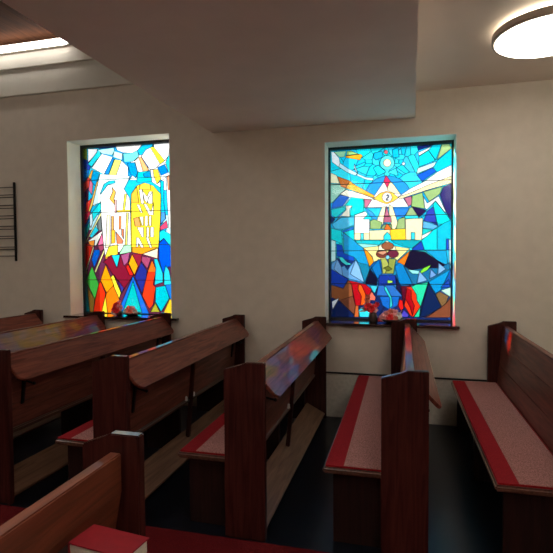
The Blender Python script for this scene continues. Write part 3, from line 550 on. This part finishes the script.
((255,235,60),(-3.157,1.292,-3.121,1.322,-3.029,1.122,-3.059,1.041)),
((255,155,10),(-3.216,1.437,-3.157,1.297,-3.115,1.197,-3.212,1.117,-3.285,1.262)),
((245,125,15),(-3.212,1.117,-3.124,1.201,-3.043,1.03,-3.122,0.883,-3.281,0.88)),
((255,215,50),(-3.225,1.095,-3.204,0.881,-3.281,0.88)),
((250,50,15),(-3.308,1.22,-3.284,1.251,-3.223,1.109,-3.281,0.88,-3.385,0.877,-3.355,1.048)),
((75,205,75),(-3.39,1.42,-3.308,1.215,-3.361,1.042,-3.477,1.25)),
((150,110,40),(-3.46,1.198,-3.364,1.047,-3.385,0.877,-3.432,0.876)),
((30,190,200),(-3.511,1.261,-3.461,1.188,-3.434,0.876,-3.52,0.874)),
((240,230,80),(-3.482,1.37,-3.453,1.357,-3.474,1.323))]

def clip_cell(poly, a, b):
    """part of poly nearer to a than to b"""
    mx, my = (a[0] + b[0]) / 2, (a[1] + b[1]) / 2; nx, ny = b[0] - a[0], b[1] - a[1]; out = []
    for i in range(len(poly)):
        p, q = poly[i], poly[(i + 1) % len(poly)]
        dp_ = (p[0] - mx) * nx + (p[1] - my) * ny; dq = (q[0] - mx) * nx + (q[1] - my) * ny
        if dp_ <= 0: out.append(p)
        if dp_ * dq < 0:
            t = dp_ / (dp_ - dq); out.append((p[0] + t * (q[0] - p[0]), p[1] + t * (q[1] - p[1])))
    return out

def inside(pt, poly):
    x, y = pt; c = False; n = len(poly); j = n - 1
    for i in range(n):
        xi, yi = poly[i]; xj, yj = poly[j]
        if (yi > y) != (yj > y) and x < (xj - xi) * (y - yi) / (yj - yi) + xi: c = not c
        j = i
    return c

def stained_window(name, opening, gx, gz, pieces, base_fn, ncell, bars, seed, dense=None):
    x0, x1 = gx; z0, z1 = gz; rnd = random.Random(seed)
    root = struct(empty(name, ((x0 + x1) / 2, GY, z0)))
    ox, oz = (x0 + x1) / 2, z0
    seeds = [(rnd.uniform(x0, x1), rnd.uniform(z0, z1)) for _ in range(ncell)]
    if dense: seeds += [(rnd.uniform(dense[0], dense[1]), rnd.uniform(dense[2], dense[3])) for _ in range(dense[4])]
    layers = []
    for i, s in enumerate(seeds):
        cell = [(x0, z0), (x1, z0), (x1, z1), (x0, z1)]
        for j, t in enumerate(seeds):
            if i != j and cell: cell = clip_cell(cell, s, t)
        if len(cell) > 2: layers.append((base_fn(s, rnd), cell))
    for c, fl in pieces:
        pl = [(fl[k], fl[k + 1]) for k in range(0, len(fl), 2)]
        for (ax, side) in ((0, x0), (0, x1), (1, z0), (1, z1)):       # keep every piece within the glass
            pl = [tuple(max(x0, min(x1, v)) if k == 0 else max(z0, min(z1, v)) for k, v in enumerate(p)) for p in pl]
        layers.append((c, pl))
    V = []; E = []
    for c, pl in [(None, [(x0, z0), (x1, z0), (x1, z1), (x0, z1)])] + layers:
        b = len(V); V += [Vector(p) for p in pl]; E += [(b + k, b + (k + 1) % len(pl)) for k in range(len(pl))]
    vs, es, fs, *_ = delaunay_2d_cdt(V, E, [], 0, 1e-4)
    boxes = [(min(p[0] for p in pl), max(p[0] for p in pl), min(p[1] for p in pl), max(p[1] for p in pl)) for c, pl in layers]
    me = bpy.data.meshes.new('pane'); ids = []
    for f in fs:
        cx = sum(vs[i].x for i in f) / len(f); cz = sum(vs[i].y for i in f) / len(f); top = 0
        for k in range(len(layers) - 1, -1, -1):
            bb = boxes[k]
            if bb[0] <= cx <= bb[1] and bb[2] <= cz <= bb[3] and inside((cx, cz), layers[k][1]): top = k; break
        ids.append(top)
    me.from_pydata([(v.x - ox, 0, v.y - oz) for v in vs], [], [tuple(f) for f in fs])
    ca = me.color_attributes.new('tint', 'FLOAT_COLOR', 'CORNER')
    jit = {}
    li = 0
    for p, t in zip(me.polygons, ids):
        if t not in jit: jit[t] = 1 + rnd.uniform(-0.06, 0.06)
        col = srgb(layers[t][0])
        for _ in p.loop_indices:
            ca.data[_].color = (*[min(1.0, v * jit[t]) for v in col], 1)
    me.materials.append(M_glass)
    g = bpy.data.objects.new('pane', me); COL.objects.link(g); g.parent = root
    # lead between pieces of different glass
    em = {}
    for f, t in zip(fs, ids):
        for k in range(len(f)):
            e = tuple(sorted((f[k], f[(k + 1) % len(f)]))); em.setdefault(e, []).append(t)
    bm = bmesh.new(); W = 0.0016
    for (a, b), ts in em.items():
        if len(ts) == 2 and ts[0] != ts[1]:
            A, B = vs[a], vs[b]; d = B - A; L = d.length
            if L < 0.002: continue
            d = d / L; nx, nz = -d.y * W, d.x * W
            q = [(A.x - d.x * W * .5 + nx, A.y - d.y * W * .5 + nz), (B.x + d.x * W * .5 + nx, B.y + d.y * W * .5 + nz), (B.x + d.x * W * .5 - nx, B.y + d.y * W * .5 - nz), (A.x - d.x * W * .5 - nx, A.y - d.y * W * .5 - nz)]
            prism(bm, [(p[0] - ox, p[1] - oz) for p in q], -0.004, 0.003, 'y')
    link('lead_lines', bm, M_lead, root)
    for z in bars:
        bm = box(bmesh.new(), x0 - ox, x1 - ox, -0.010, -0.004, z - oz - 0.003, z - oz + 0.003); link('saddle_bar', bm, M_lead, root)
    # frame
    X0, X1, Z0, Z1 = opening; bm = bmesh.new()
    for (a, b, c, d) in ((X0, x0, Z0 + .005, Z1), (x1, X1, Z0 + .005, Z1), (x0, x1, Z0 + .005, z0), (x0, x1, z1, Z1)):
        if b - a > 0.001 and d - c > 0.001: box(bm, a - ox, b - ox, -0.03, 0.04, c - oz, d - oz, 0.003)
    link('window_frame', bm, M_frame, root)
    bm = bmesh.new(); ya, yb = WY - GY + .002, -.031
    for (a, b, c, d) in ((X0, X0 + .004, Z0 + .008, Z1), (X1 - .004, X1, Z0 + .008, Z1), (X0 + .004, X1 - .004, Z1 - .004, Z1)):
        box(bm, a - ox, b - ox, ya, yb, c - oz, d - oz)
    link('window_reveal', bm, M_reveal, root)
    return root

def base_right(s, rnd):
    x, z = s
    if z > 2.2: return (int(rnd.uniform(10, 60)), int(rnd.uniform(195, 235)), int(rnd.uniform(235, 255)))
    if z > 1.5: return (int(rnd.uniform(5, 50)), int(rnd.uniform(170, 225)), int(rnd.uniform(215, 245)))
    if z > 1.2: return (int(rnd.uniform(10, 30)), int(rnd.uniform(90, 140)), int(rnd.uniform(160, 200)))
    return (20, 40, 100)
def base_left(s, rnd):
    x, z = s
    if z > 1.75: return rnd.choice([(240, 252, 255), (190, 240, 250), (60, 210, 240), (10, 160, 230), (255, 255, 250)])
    return rnd.choice([(120, 30, 60), (140, 60, 100), (60, 40, 110)])
stained_window('window_1', WIN_L, (-3.468, -2.30), (0.90, 2.735), LEFT_PIECES, base_left, 30, (1.265, 1.65, 2.016, 2.375), 3)
stained_window('window_2', WIN_R, (-0.692, 0.428), (0.908, 2.545), RIGHT_PIECES, base_right, 70, (1.242, 1.563, 1.892, 2.21), 11, (-.38, .09, 2.22, 2.53, 34))
M_sill = wood('dark_sill_wood', (0.018, 0.009, 0.008), (0.05, 0.022, 0.018), 'x', rough=0.2, coat=0.8, coat_rough=0.08)
for nm, (x0, x1) in (('window_1_sill', (-3.545, -2.21)), ('window_2_sill', (-0.735, 0.482))):
    o = WIN_L if x0 < -3 else WIN_R
    bm = prism(bmesh.new(), [(x0, 4.495), (x1, 4.495), (x1, WY), (o[1], WY), (o[1], 4.80), (o[0], 4.80), (o[0], WY), (x0, WY)], 0.868, 0.892, 'z', 0.002)
    struct(link(nm, bm, M_sill))

# ------------------------------------------------------------------ pews
PANEL = [(-.225, 0), (0, 0), (0, .95), (-.100, .95), (-.128, .936), (-.225, .908)]
def pew_parts(root, L, ledge=True, left=-.225):
    T = 0.036
    for y in (0.0, L - T):
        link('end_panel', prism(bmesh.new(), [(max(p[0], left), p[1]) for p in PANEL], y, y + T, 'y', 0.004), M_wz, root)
    y0, y1 = T, L - T
    # reclined back of three boards
    bm = bmesh.new()
    def fx(z): return -.150 + (z - .42) * (.045 / .48)
    for z0, z1 in ((.42, .575), (.577, .742), (.744, .900)):
        prism(bm, [(fx(z0), z0), (fx(z0) + .040, z0), (fx(z1) + .040, z1), (fx(z1), z1)], y0, y1, 'y', 0.0025)
    if ledge:
        bk_ = link('backrest', bm, M_wy, root)
        link('top_rail', box(bmesh.new(), -.108, -.066, y0, y1, .900, .911, .003), M_ledge, bk_)
    else: bm.free()
    # seat: board with a rounded front, notched round the end panels
    bm = prism(bmesh.new(), [(-.522, T + .002), (-.10, T + .002), (-.10, L - T - .002), (-.522, L - T - .002)], .386, .418, 'z', 0.009, 3)
    link('seat', bm, M_seatw, root)
    cu = link('seat_cushion', prism(bmesh.new(), [(-.511, T + .012), (-.152, T + .012), (-.152, L - T - .006), (-.511, L - T - .006)], .418, .427, 'z', 0.004), M_red, root)
    link('cushion_inlay', prism(bmesh.new(), [(-.415, T + .018), (-.164, T + .018), (-.164, L - T - .02), (-.415, L - T - .02)], .427, .4305, 'z', 0.0015), M_pink, cu)
    for y in (.095, L / 2 - .016, L - .10):
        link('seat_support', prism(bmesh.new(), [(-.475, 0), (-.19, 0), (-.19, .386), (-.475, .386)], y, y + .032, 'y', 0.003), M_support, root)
    # footboard for the row behind
    link('footboard', prism(bmesh.new(), [(-.180, .140), (-.010, .048), (-.016, .028), (-.188, .122)], y0, y1, 'y', 0.003), M_foot, root)
    if not ledge: return
    # sloping book ledge with rounded lower corners
    a, b = Vector((-.066, .905)), Vector((.066, .761)); n = Vector((.707, .707)) * .018; w = (b - a).length
    ya, yb, r = T + .002, L - T - .002, .055
    out = [(0, ya), (0, yb)] + [(w - r + r * math.sin(t), yb - r + r * math.cos(t)) for t in [k * PI / 12 for k in range(7)]] + [(w - r + r * math.cos(t), ya + r - r * math.sin(t)) for t in [k * PI / 12 for k in range(7)]]
    bm = bmesh.new(); d = (b - a) / w
    top = [bm.verts.new((a.x + d.x * s, y, a.y + d.y * s)) for s, y in out]
    bot = [bm.verts.new((a.x + d.x * s - n.x, y, a.y + d.y * s - n.y)) for s, y in out]
    m = len(out); fs = [bm.faces.new(top), bm.faces.new(bot[::-1])] + [bm.faces.new((top[i], top[(i + 1) % m], bot[(i + 1) % m], bot[i])) for i in range(m)]
    bmesh.ops.recalc_face_normals(bm, faces=fs); bevel(bm, fs, 0.003)
    link('book_ledge', bm, M_ledge, root)
    for y in (.20, L - .15):                       # iron brackets under the ledge
        br = link('ledge_bracket', prism(bmesh.new(), [(-.100, .56), (-.086, .56), (-.050, .83), (-.074, .83)], y, y + .022, 'y', .002), M_iron, root)
        bm = tube(bmesh.new(), [(-.075, y + .011, .715), (-.03, y + .011, .705), (.0, y + .011, .700)], .006)
        link('hook', bm, M_iron, br)
        bm = bmesh.new(); bmesh.ops.create_icosphere(bm, subdivisions=2, radius=.011, matrix=Matrix.Translation((.004, y + .011, .700)))
        link('knob', bm, M_iron, br, True)
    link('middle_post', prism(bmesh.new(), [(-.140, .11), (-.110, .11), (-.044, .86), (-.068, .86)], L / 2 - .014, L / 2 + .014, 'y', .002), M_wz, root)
    for y in (L / 2 - .075, L / 2 + .06):
        link('clip', box(bmesh.new(), -.114, -.094, y, y + .016, .412, .446, .003), M_clip, root)

def copy_tree(o, parent=None):
    c = o.copy(); COL.objects.link(c)
    if parent: c.parent = parent
    for ch in list(o.children): copy_tree(ch, c)
    return c

PEWS = [
    (.950, .010, 'rightmost wooden pew, speckled pink and red seat, red sunlit patch on its back'),
    (.124, 0, 'wooden pew directly below the right window, seen end-on with its whole seat showing'),
    (-.697, -.004, 'dark wooden pew whose sloping book ledge glows blue and pink'),
    (-1.503, -.009, 'wooden pew between the two windows with a plain brown sloping ledge'),
    (-2.312, -.020, 'wooden pew below the left window, its near end panel cut by the left picture edge'),
    (-3.075, -.020, 'wooden pew left of the left window, only its rainbow-tinted ledge showing'),
    (-3.835, -.018, 'wooden pew farthest left, only its back and far end showing'),
]
first = empty('church_pew', (PEWS[0][0], 2.42, 0)); pew_parts(first, 2.08)
G = 'wooden church pews along the window wall'
for i, (x, turn, lab) in enumerate(PEWS):
    o = first if i == 0 else copy_tree(first)
    o.location = (x, 2.42, 0); o.rotation_euler = (0, 0, turn); tag(o, lab, 'pew', G)

# the pew across the aisle, nearest the camera: its far end panel, back and open book shelf
near = tag(empty('church_pew', (-.790, -.93, 0)), 'nearest wooden pew in the lower left corner, a red book on its shelf', 'pew')
LN = 2.30
pew_parts(near, LN, False, -.203)
bm = prism(bmesh.new(), [(-.165, .43), (-.125, .43), (-.060, .775), (-.060, .893), (-.100, .893)], .036, LN - .036, 'y', 0.004)
link('backrest', bm, wood('reddish_back_wood', (0.10, 0.026, 0.014), (0.21, 0.056, 0.028), 'y', rough=0.4, coat=0.25, spec=0.3), near)
bm = box(bmesh.new(), -.056, .105, .036, LN - .27, .742, .758, .003); link('book_shelf', bm, M_support, near)
for y in (.5, 1.6): link('shelf_bracket', prism(bmesh.new(), [(-.045, .742), (.09, .742), (-.045, .63)], y, y + .02, 'y', .002), M_iron, near)

# ------------------------------------------------------------------ things
bk = tag(empty('hymn_book', (-.706, 1.045, .7585)), 'closed red book with cream pages lying on the nearest pew shelf', 'book')
bk.rotation_euler = (0, 0, math.radians(-7))
link('cover', prism(bmesh.new(), [(-.088, .0), (.088, .0), (.088, .0035), (-.0845, .0035), (-.0845, .0385), (.088, .0385), (.088, .042), (-.088, .042)], -.046, .046, 'y', .001), M_cover, bk)
link('page_block', box(bmesh.new(), -.0842, .083, -.042, .042, .0037, .0383, .001), M_pages, bk)

# round ceiling lamps: one in view, the others added unseen as fill
def round_lamp(loc, lab, glow=None):
    r = tag(empty('ceiling_lamp', loc), lab, 'lamp', None)
    link('back_light', lathe(bmesh.new(), [(0, 0), (.28, 0), (.28, -.032), (0, -.032)], 48), M_halo, r)
    link('rim', lathe(bmesh.new(), [(.25, -.032), (.334, -.032), (.340, -.038), (.340, -.078), (.336, -.083), (.322, -.083), (.322, -.04), (.25, -.04), (.25, -.032)], 64), M_rim, r, True)
    link('diffuser', lathe(bmesh.new(), [(0, -.041), (.3215, -.041), (.3215, -.084), (.312, -.090), (0, -.090)], 64), glow or M_glow, r)
    return r
round_lamp((.893, 3.465, 2.962), 'round flat white ceiling lamp glowing at the top right')
for x, y, z, lab in ((1.00, -.3, 2.962, 'unseen fill lamp added above the aisle behind the right-hand seats'), (1.25, -2.3, 2.962, 'unseen fill lamp added at the rear right of the hall'),
                     (-.9, 1.0, 2.733, 'unseen fill lamp added under the low bulkhead above the aisle'), (-3.4, 1.8, 3.86, 'unseen fill lamp added on the wooden ceiling above the left-hand pews'),
                     (-5.2, 1.0, 3.86, 'unseen fill lamp added on the wooden ceiling at the far left'), (-3.6, -1.8, 3.86, 'unseen fill lamp added on the wooden ceiling at the rear left')):
    round_lamp((x, y, z), lab, M_glow_fill)
def uplighter(loc, rz, lab):  # bowl lights added out of view to brighten ceiling and room
    r = tag(empty('wall_fill_light', loc, rz), lab, 'lamp')
    link('shade', lathe(bmesh.new(), [(0, -.10), (.06, -.09), (.15, -.03), (.19, .03), (.184, .03), (.145, -.022), (.055, -.08), (0, -.09)], 32, (0, .21, 0)), M_white, r, True)
    link('bulb', lathe(bmesh.new(), [(0, -.01), (.165, -.005), (.165, .012), (0, .016)], 32, (0, .21, 0)), M_up_fill, r)
    link('wall_plate', box(bmesh.new(), -.05, .05, 0, .05, -.08, .02, .004), M_rim, r)
for (x, y, rz, lab) in ((RX1, 2.3, PI / 2, 'unseen fill light added on the right wall beside the pews'), (RX1, -1.2, PI / 2, 'unseen fill light added on the right wall at the rear'),
                        (-1.0, RY0, 0, 'unseen fill light added in the middle of the rear wall'), (-4.2, RY0, 0, 'unseen fill light added at the left of the rear wall'),
                        (RX0, 1.4, -PI / 2, 'unseen fill light added on the left wall')):
    uplighter((x, y, 2.0), rz, lab)
def strip(x0, x1, y, z):
    o = tag(empty('light_strip', ((x0 + x1) / 2, y, z)), 'long glowing light strip along the high cornice at the top left', 'light')
    h = (x1 - x0) / 2
    link('tube', tube(bmesh.new(), [(-h, 0, 0), (-h + .02, 0, 0), (h - .02, 0, 0), (h, 0, 0)], [.018, .032, .032, .018], 16), M_strip, o, True)
    bm = box(bmesh.new(), -h, h, .026, .070, -.02, .02); link('mounting_rail', bm, M_white, o)
    return o
strip(-6.3, -3.36, 4.41, 3.745)

# black wire rack on the wall
rk = tag(empty('wall_rack', (-4.165, 4.53, 1.50)), 'black wire rack with paired horizontal rods on the wall at the left edge', 'rack')
for x in (0, -.62):
    link('upright', box(bmesh.new(), x - .008, x + .008, -.012, .012, -.02, .85, .002), M_iron, rk)
for z in (2.297, 2.215, 2.187, 2.10, 2.067, 1.984, 1.951, 1.869, 1.835, 1.758, 1.731, 1.637, 1.609, 1.537):
    link('rod', tube(bmesh.new(), [(-.65, -.004, z - 1.5), (0, -.004, z - 1.5)], .0045), M_iron, rk)

# flowers on the sills
def petal_bloom(bm, c, r, n=6, rnd=random):
    c = Vector(c); ax = Vector((rnd.uniform(-.5, .5), -1, rnd.uniform(0, .9))).normalized()
    u = ax.orthogonal().normalized(); v = ax.cross(u)
    for ring, (k, lift, ln) in enumerate(((n, .25, 1.0), (n - 1, .6, .72), (4, .9, .45))):
        for i in range(k):
            t = 2 * PI * (i + .5 * ring) / k; d = math.cos(t) * u + math.sin(t) * v; s = ax.cross(d)
            wd = r * .42 * ln + r * .1
            p0 = c; pm = c + d * r * .6 * ln + ax * r * lift * .5; pe = c + d * r * ln + ax * r * lift * .75
            P = [p0, pm + s * wd, pe + s * wd * .55, pe + d * r * .08, pe - s * wd * .55, pm - s * wd]
            vs = [bm.verts.new(p) for p in P] + [bm.verts.new(p - ax * .0012) for p in P]
            bm.faces.new(vs[:6]); bm.faces.new(vs[6:][::-1])
            for a in range(6): bm.faces.new((vs[a], vs[(a + 1) % 6], vs[6 + (a + 1) % 6], vs[6 + a]))
def leaf(bm, a, b, wd):
    a, b = Vector(a), Vector(b); d = (b - a).normalized(); s = d.cross(Vector((0, -1, .3))).normalized() * wd; m = (a + b) / 2
    P = [a, m + s, b, m - s]; vs = [bm.verts.new(p) for p in P] + [bm.verts.new(p + Vector((0, .0015, 0))) for p in P]
    bm.faces.new(vs[:4]); bm.faces.new(vs[4:][::-1])
    for k in range(4): bm.faces.new((vs[k], vs[(k + 1) % 4], vs[4 + (k + 1) % 4], vs[4 + k]))
M_fr = plain('red_petals', (0.90, 0.03, 0.04), 0.6); M_fp = plain('pink_petals', (0.95, 0.42, 0.45), 0.6)
M_fw = plain('white_petals', (0.80, 0.78, 0.74), 0.6); M_leaf = plain('leaves', (0.05, 0.12, 0.04), 0.5)
M_vase = plain('dark_brown_ceramic', (0.05, 0.028, 0.022), 0.25, coat=0.5); M_pale = plain('pale_grey_leaves', (0.45, 0.50, 0.46), 0.6)
M_salmon = plain('salmon_petals', (0.85, 0.25, 0.18), 0.6)
Z = .892
def arrangement(name, loc, lab, cat, vase_prof, blooms, leaves, stems=True):
    r = tag(empty(name, loc), lab, cat); link('vase' if name == 'flower_vase' else 'bowl', lathe(bmesh.new(), vase_prof, 28), M_vase, r, True)
    rnd = random.Random(len(lab))
    for (x, y, z, rad, m) in blooms:
        bm = bmesh.new(); petal_bloom(bm, (x, y, z), rad * 1.12, 6, rnd); b = link('bloom', bm, m, r)
        if stems:
            bm = tube(bmesh.new(), [(x * .1, y * .1, vase_prof[-2][1] * .6), (x * .5, y * .5, z * .7), (x, y, z)], .002, 5); link('stem', bm, M_leaf, b)
    for (a, b, wd, m) in leaves:
        bm = bmesh.new(); leaf(bm, a, b, wd); link('leaf', bm, m, r)
    return r
arrangement('flower_vase', (-.268, 4.62, Z), 'small dark vase of red and salmon flowers on the right window sill', 'flowers',
    [(0, 0), (.036, 0), (.043, .03), (.040, .07), (.030, .10), (.034, .125), (.028, .125), (.024, .10), (.030, .06), (0, .01)],
    [(-.045, -.02, .145, .036, M_fr), (-.015, -.04, .13, .034, M_fr), (.032, -.02, .165, .026, M_fr), (.018, -.03, .118, .026, M_fp), (-.055, .0, .205, .026, M_salmon), (-.05, 0, .235, .022, M_salmon), (-.02, 0, .15, .024, M_fp)],
    [((-.02, -.01, .12), (-.125, -.03, .135), .016, M_pale), ((-.02, -.01, .13), (-.09, -.02, .18), .012, M_pale), ((0, 0, .12), (.02, -.03, .20), .008, M_leaf), ((-.02, -.01, .12), (-.14, -.03, .10), .012, M_fw)])
arrangement('flower_bowl', (-.095, 4.62, Z), 'low dark bowl of pink flowers beside the vase on the right window sill', 'flowers',
    [(0, 0), (.05, 0), (.095, .018), (.115, .038), (.108, .040), (.088, .022), (0, .012)],
    [(-.085, -.04, .05, .032, M_fp), (-.05, -.05, .075, .036, M_fp), (-.015, -.04, .095, .036, M_salmon), (.02, -.03, .09, .036, M_fp), (.055, -.03, .07, .030, M_fw), (-.02, -.07, .055, .030, M_fr), (.03, -.07, .045, .026, M_salmon), (-.105, -.03, .032, .022, M_fr)],
    [((.0, -.02, .03), (.12, -.04, .05), .012, M_leaf), ((-.03, -.02, .03), (-.06, -.09, .02), .012, M_leaf), ((.03, 0, .04), (.09, 0, .12), .010, M_pale)], False)
arrangement('flower_vase', (-2.965, 4.66, Z), 'small vase of red and white flowers on the left window sill', 'flowers',
    [(0, 0), (.030, 0), (.036, .02), (.030, .05), (.024, .06), (.018, .05), (0, .01)],
    [(-.02, -.03, .105, .036, M_fr), (.02, -.03, .085, .034, M_fp), (-.035, -.03, .055, .034, M_fr), (.0, -.05, .06, .030, M_fr), (-.04, -.04, .03, .026, M_fw), (.0, 0, .135, .022, M_fp)],
    [((0, 0, .05), (.05, -.02, .11), .01, M_pale)])
arrangement('flower_bowl', (-2.81, 4.66, Z), 'low dark bowl of brown and pink flowers beside the vase on the left window sill', 'flowers',
    [(0, 0), (.05, 0), (.08, .014), (.10, .03), (.094, .032), (.075, .018), (0, .01)],
    [(-.055, -.03, .045, .030, M_fw), (-.02, -.03, .07, .034, M_salmon), (.02, -.03, .07, .032, M_fp), (.055, -.03, .045, .028, M_fw), (0, -.06, .045, .028, M_salmon)],
    [((.0, -.02, .03), (.11, -.04, .035), .012, M_leaf), ((0, 0, .03), (-.1, -.04, .03), .012, M_leaf)], False)
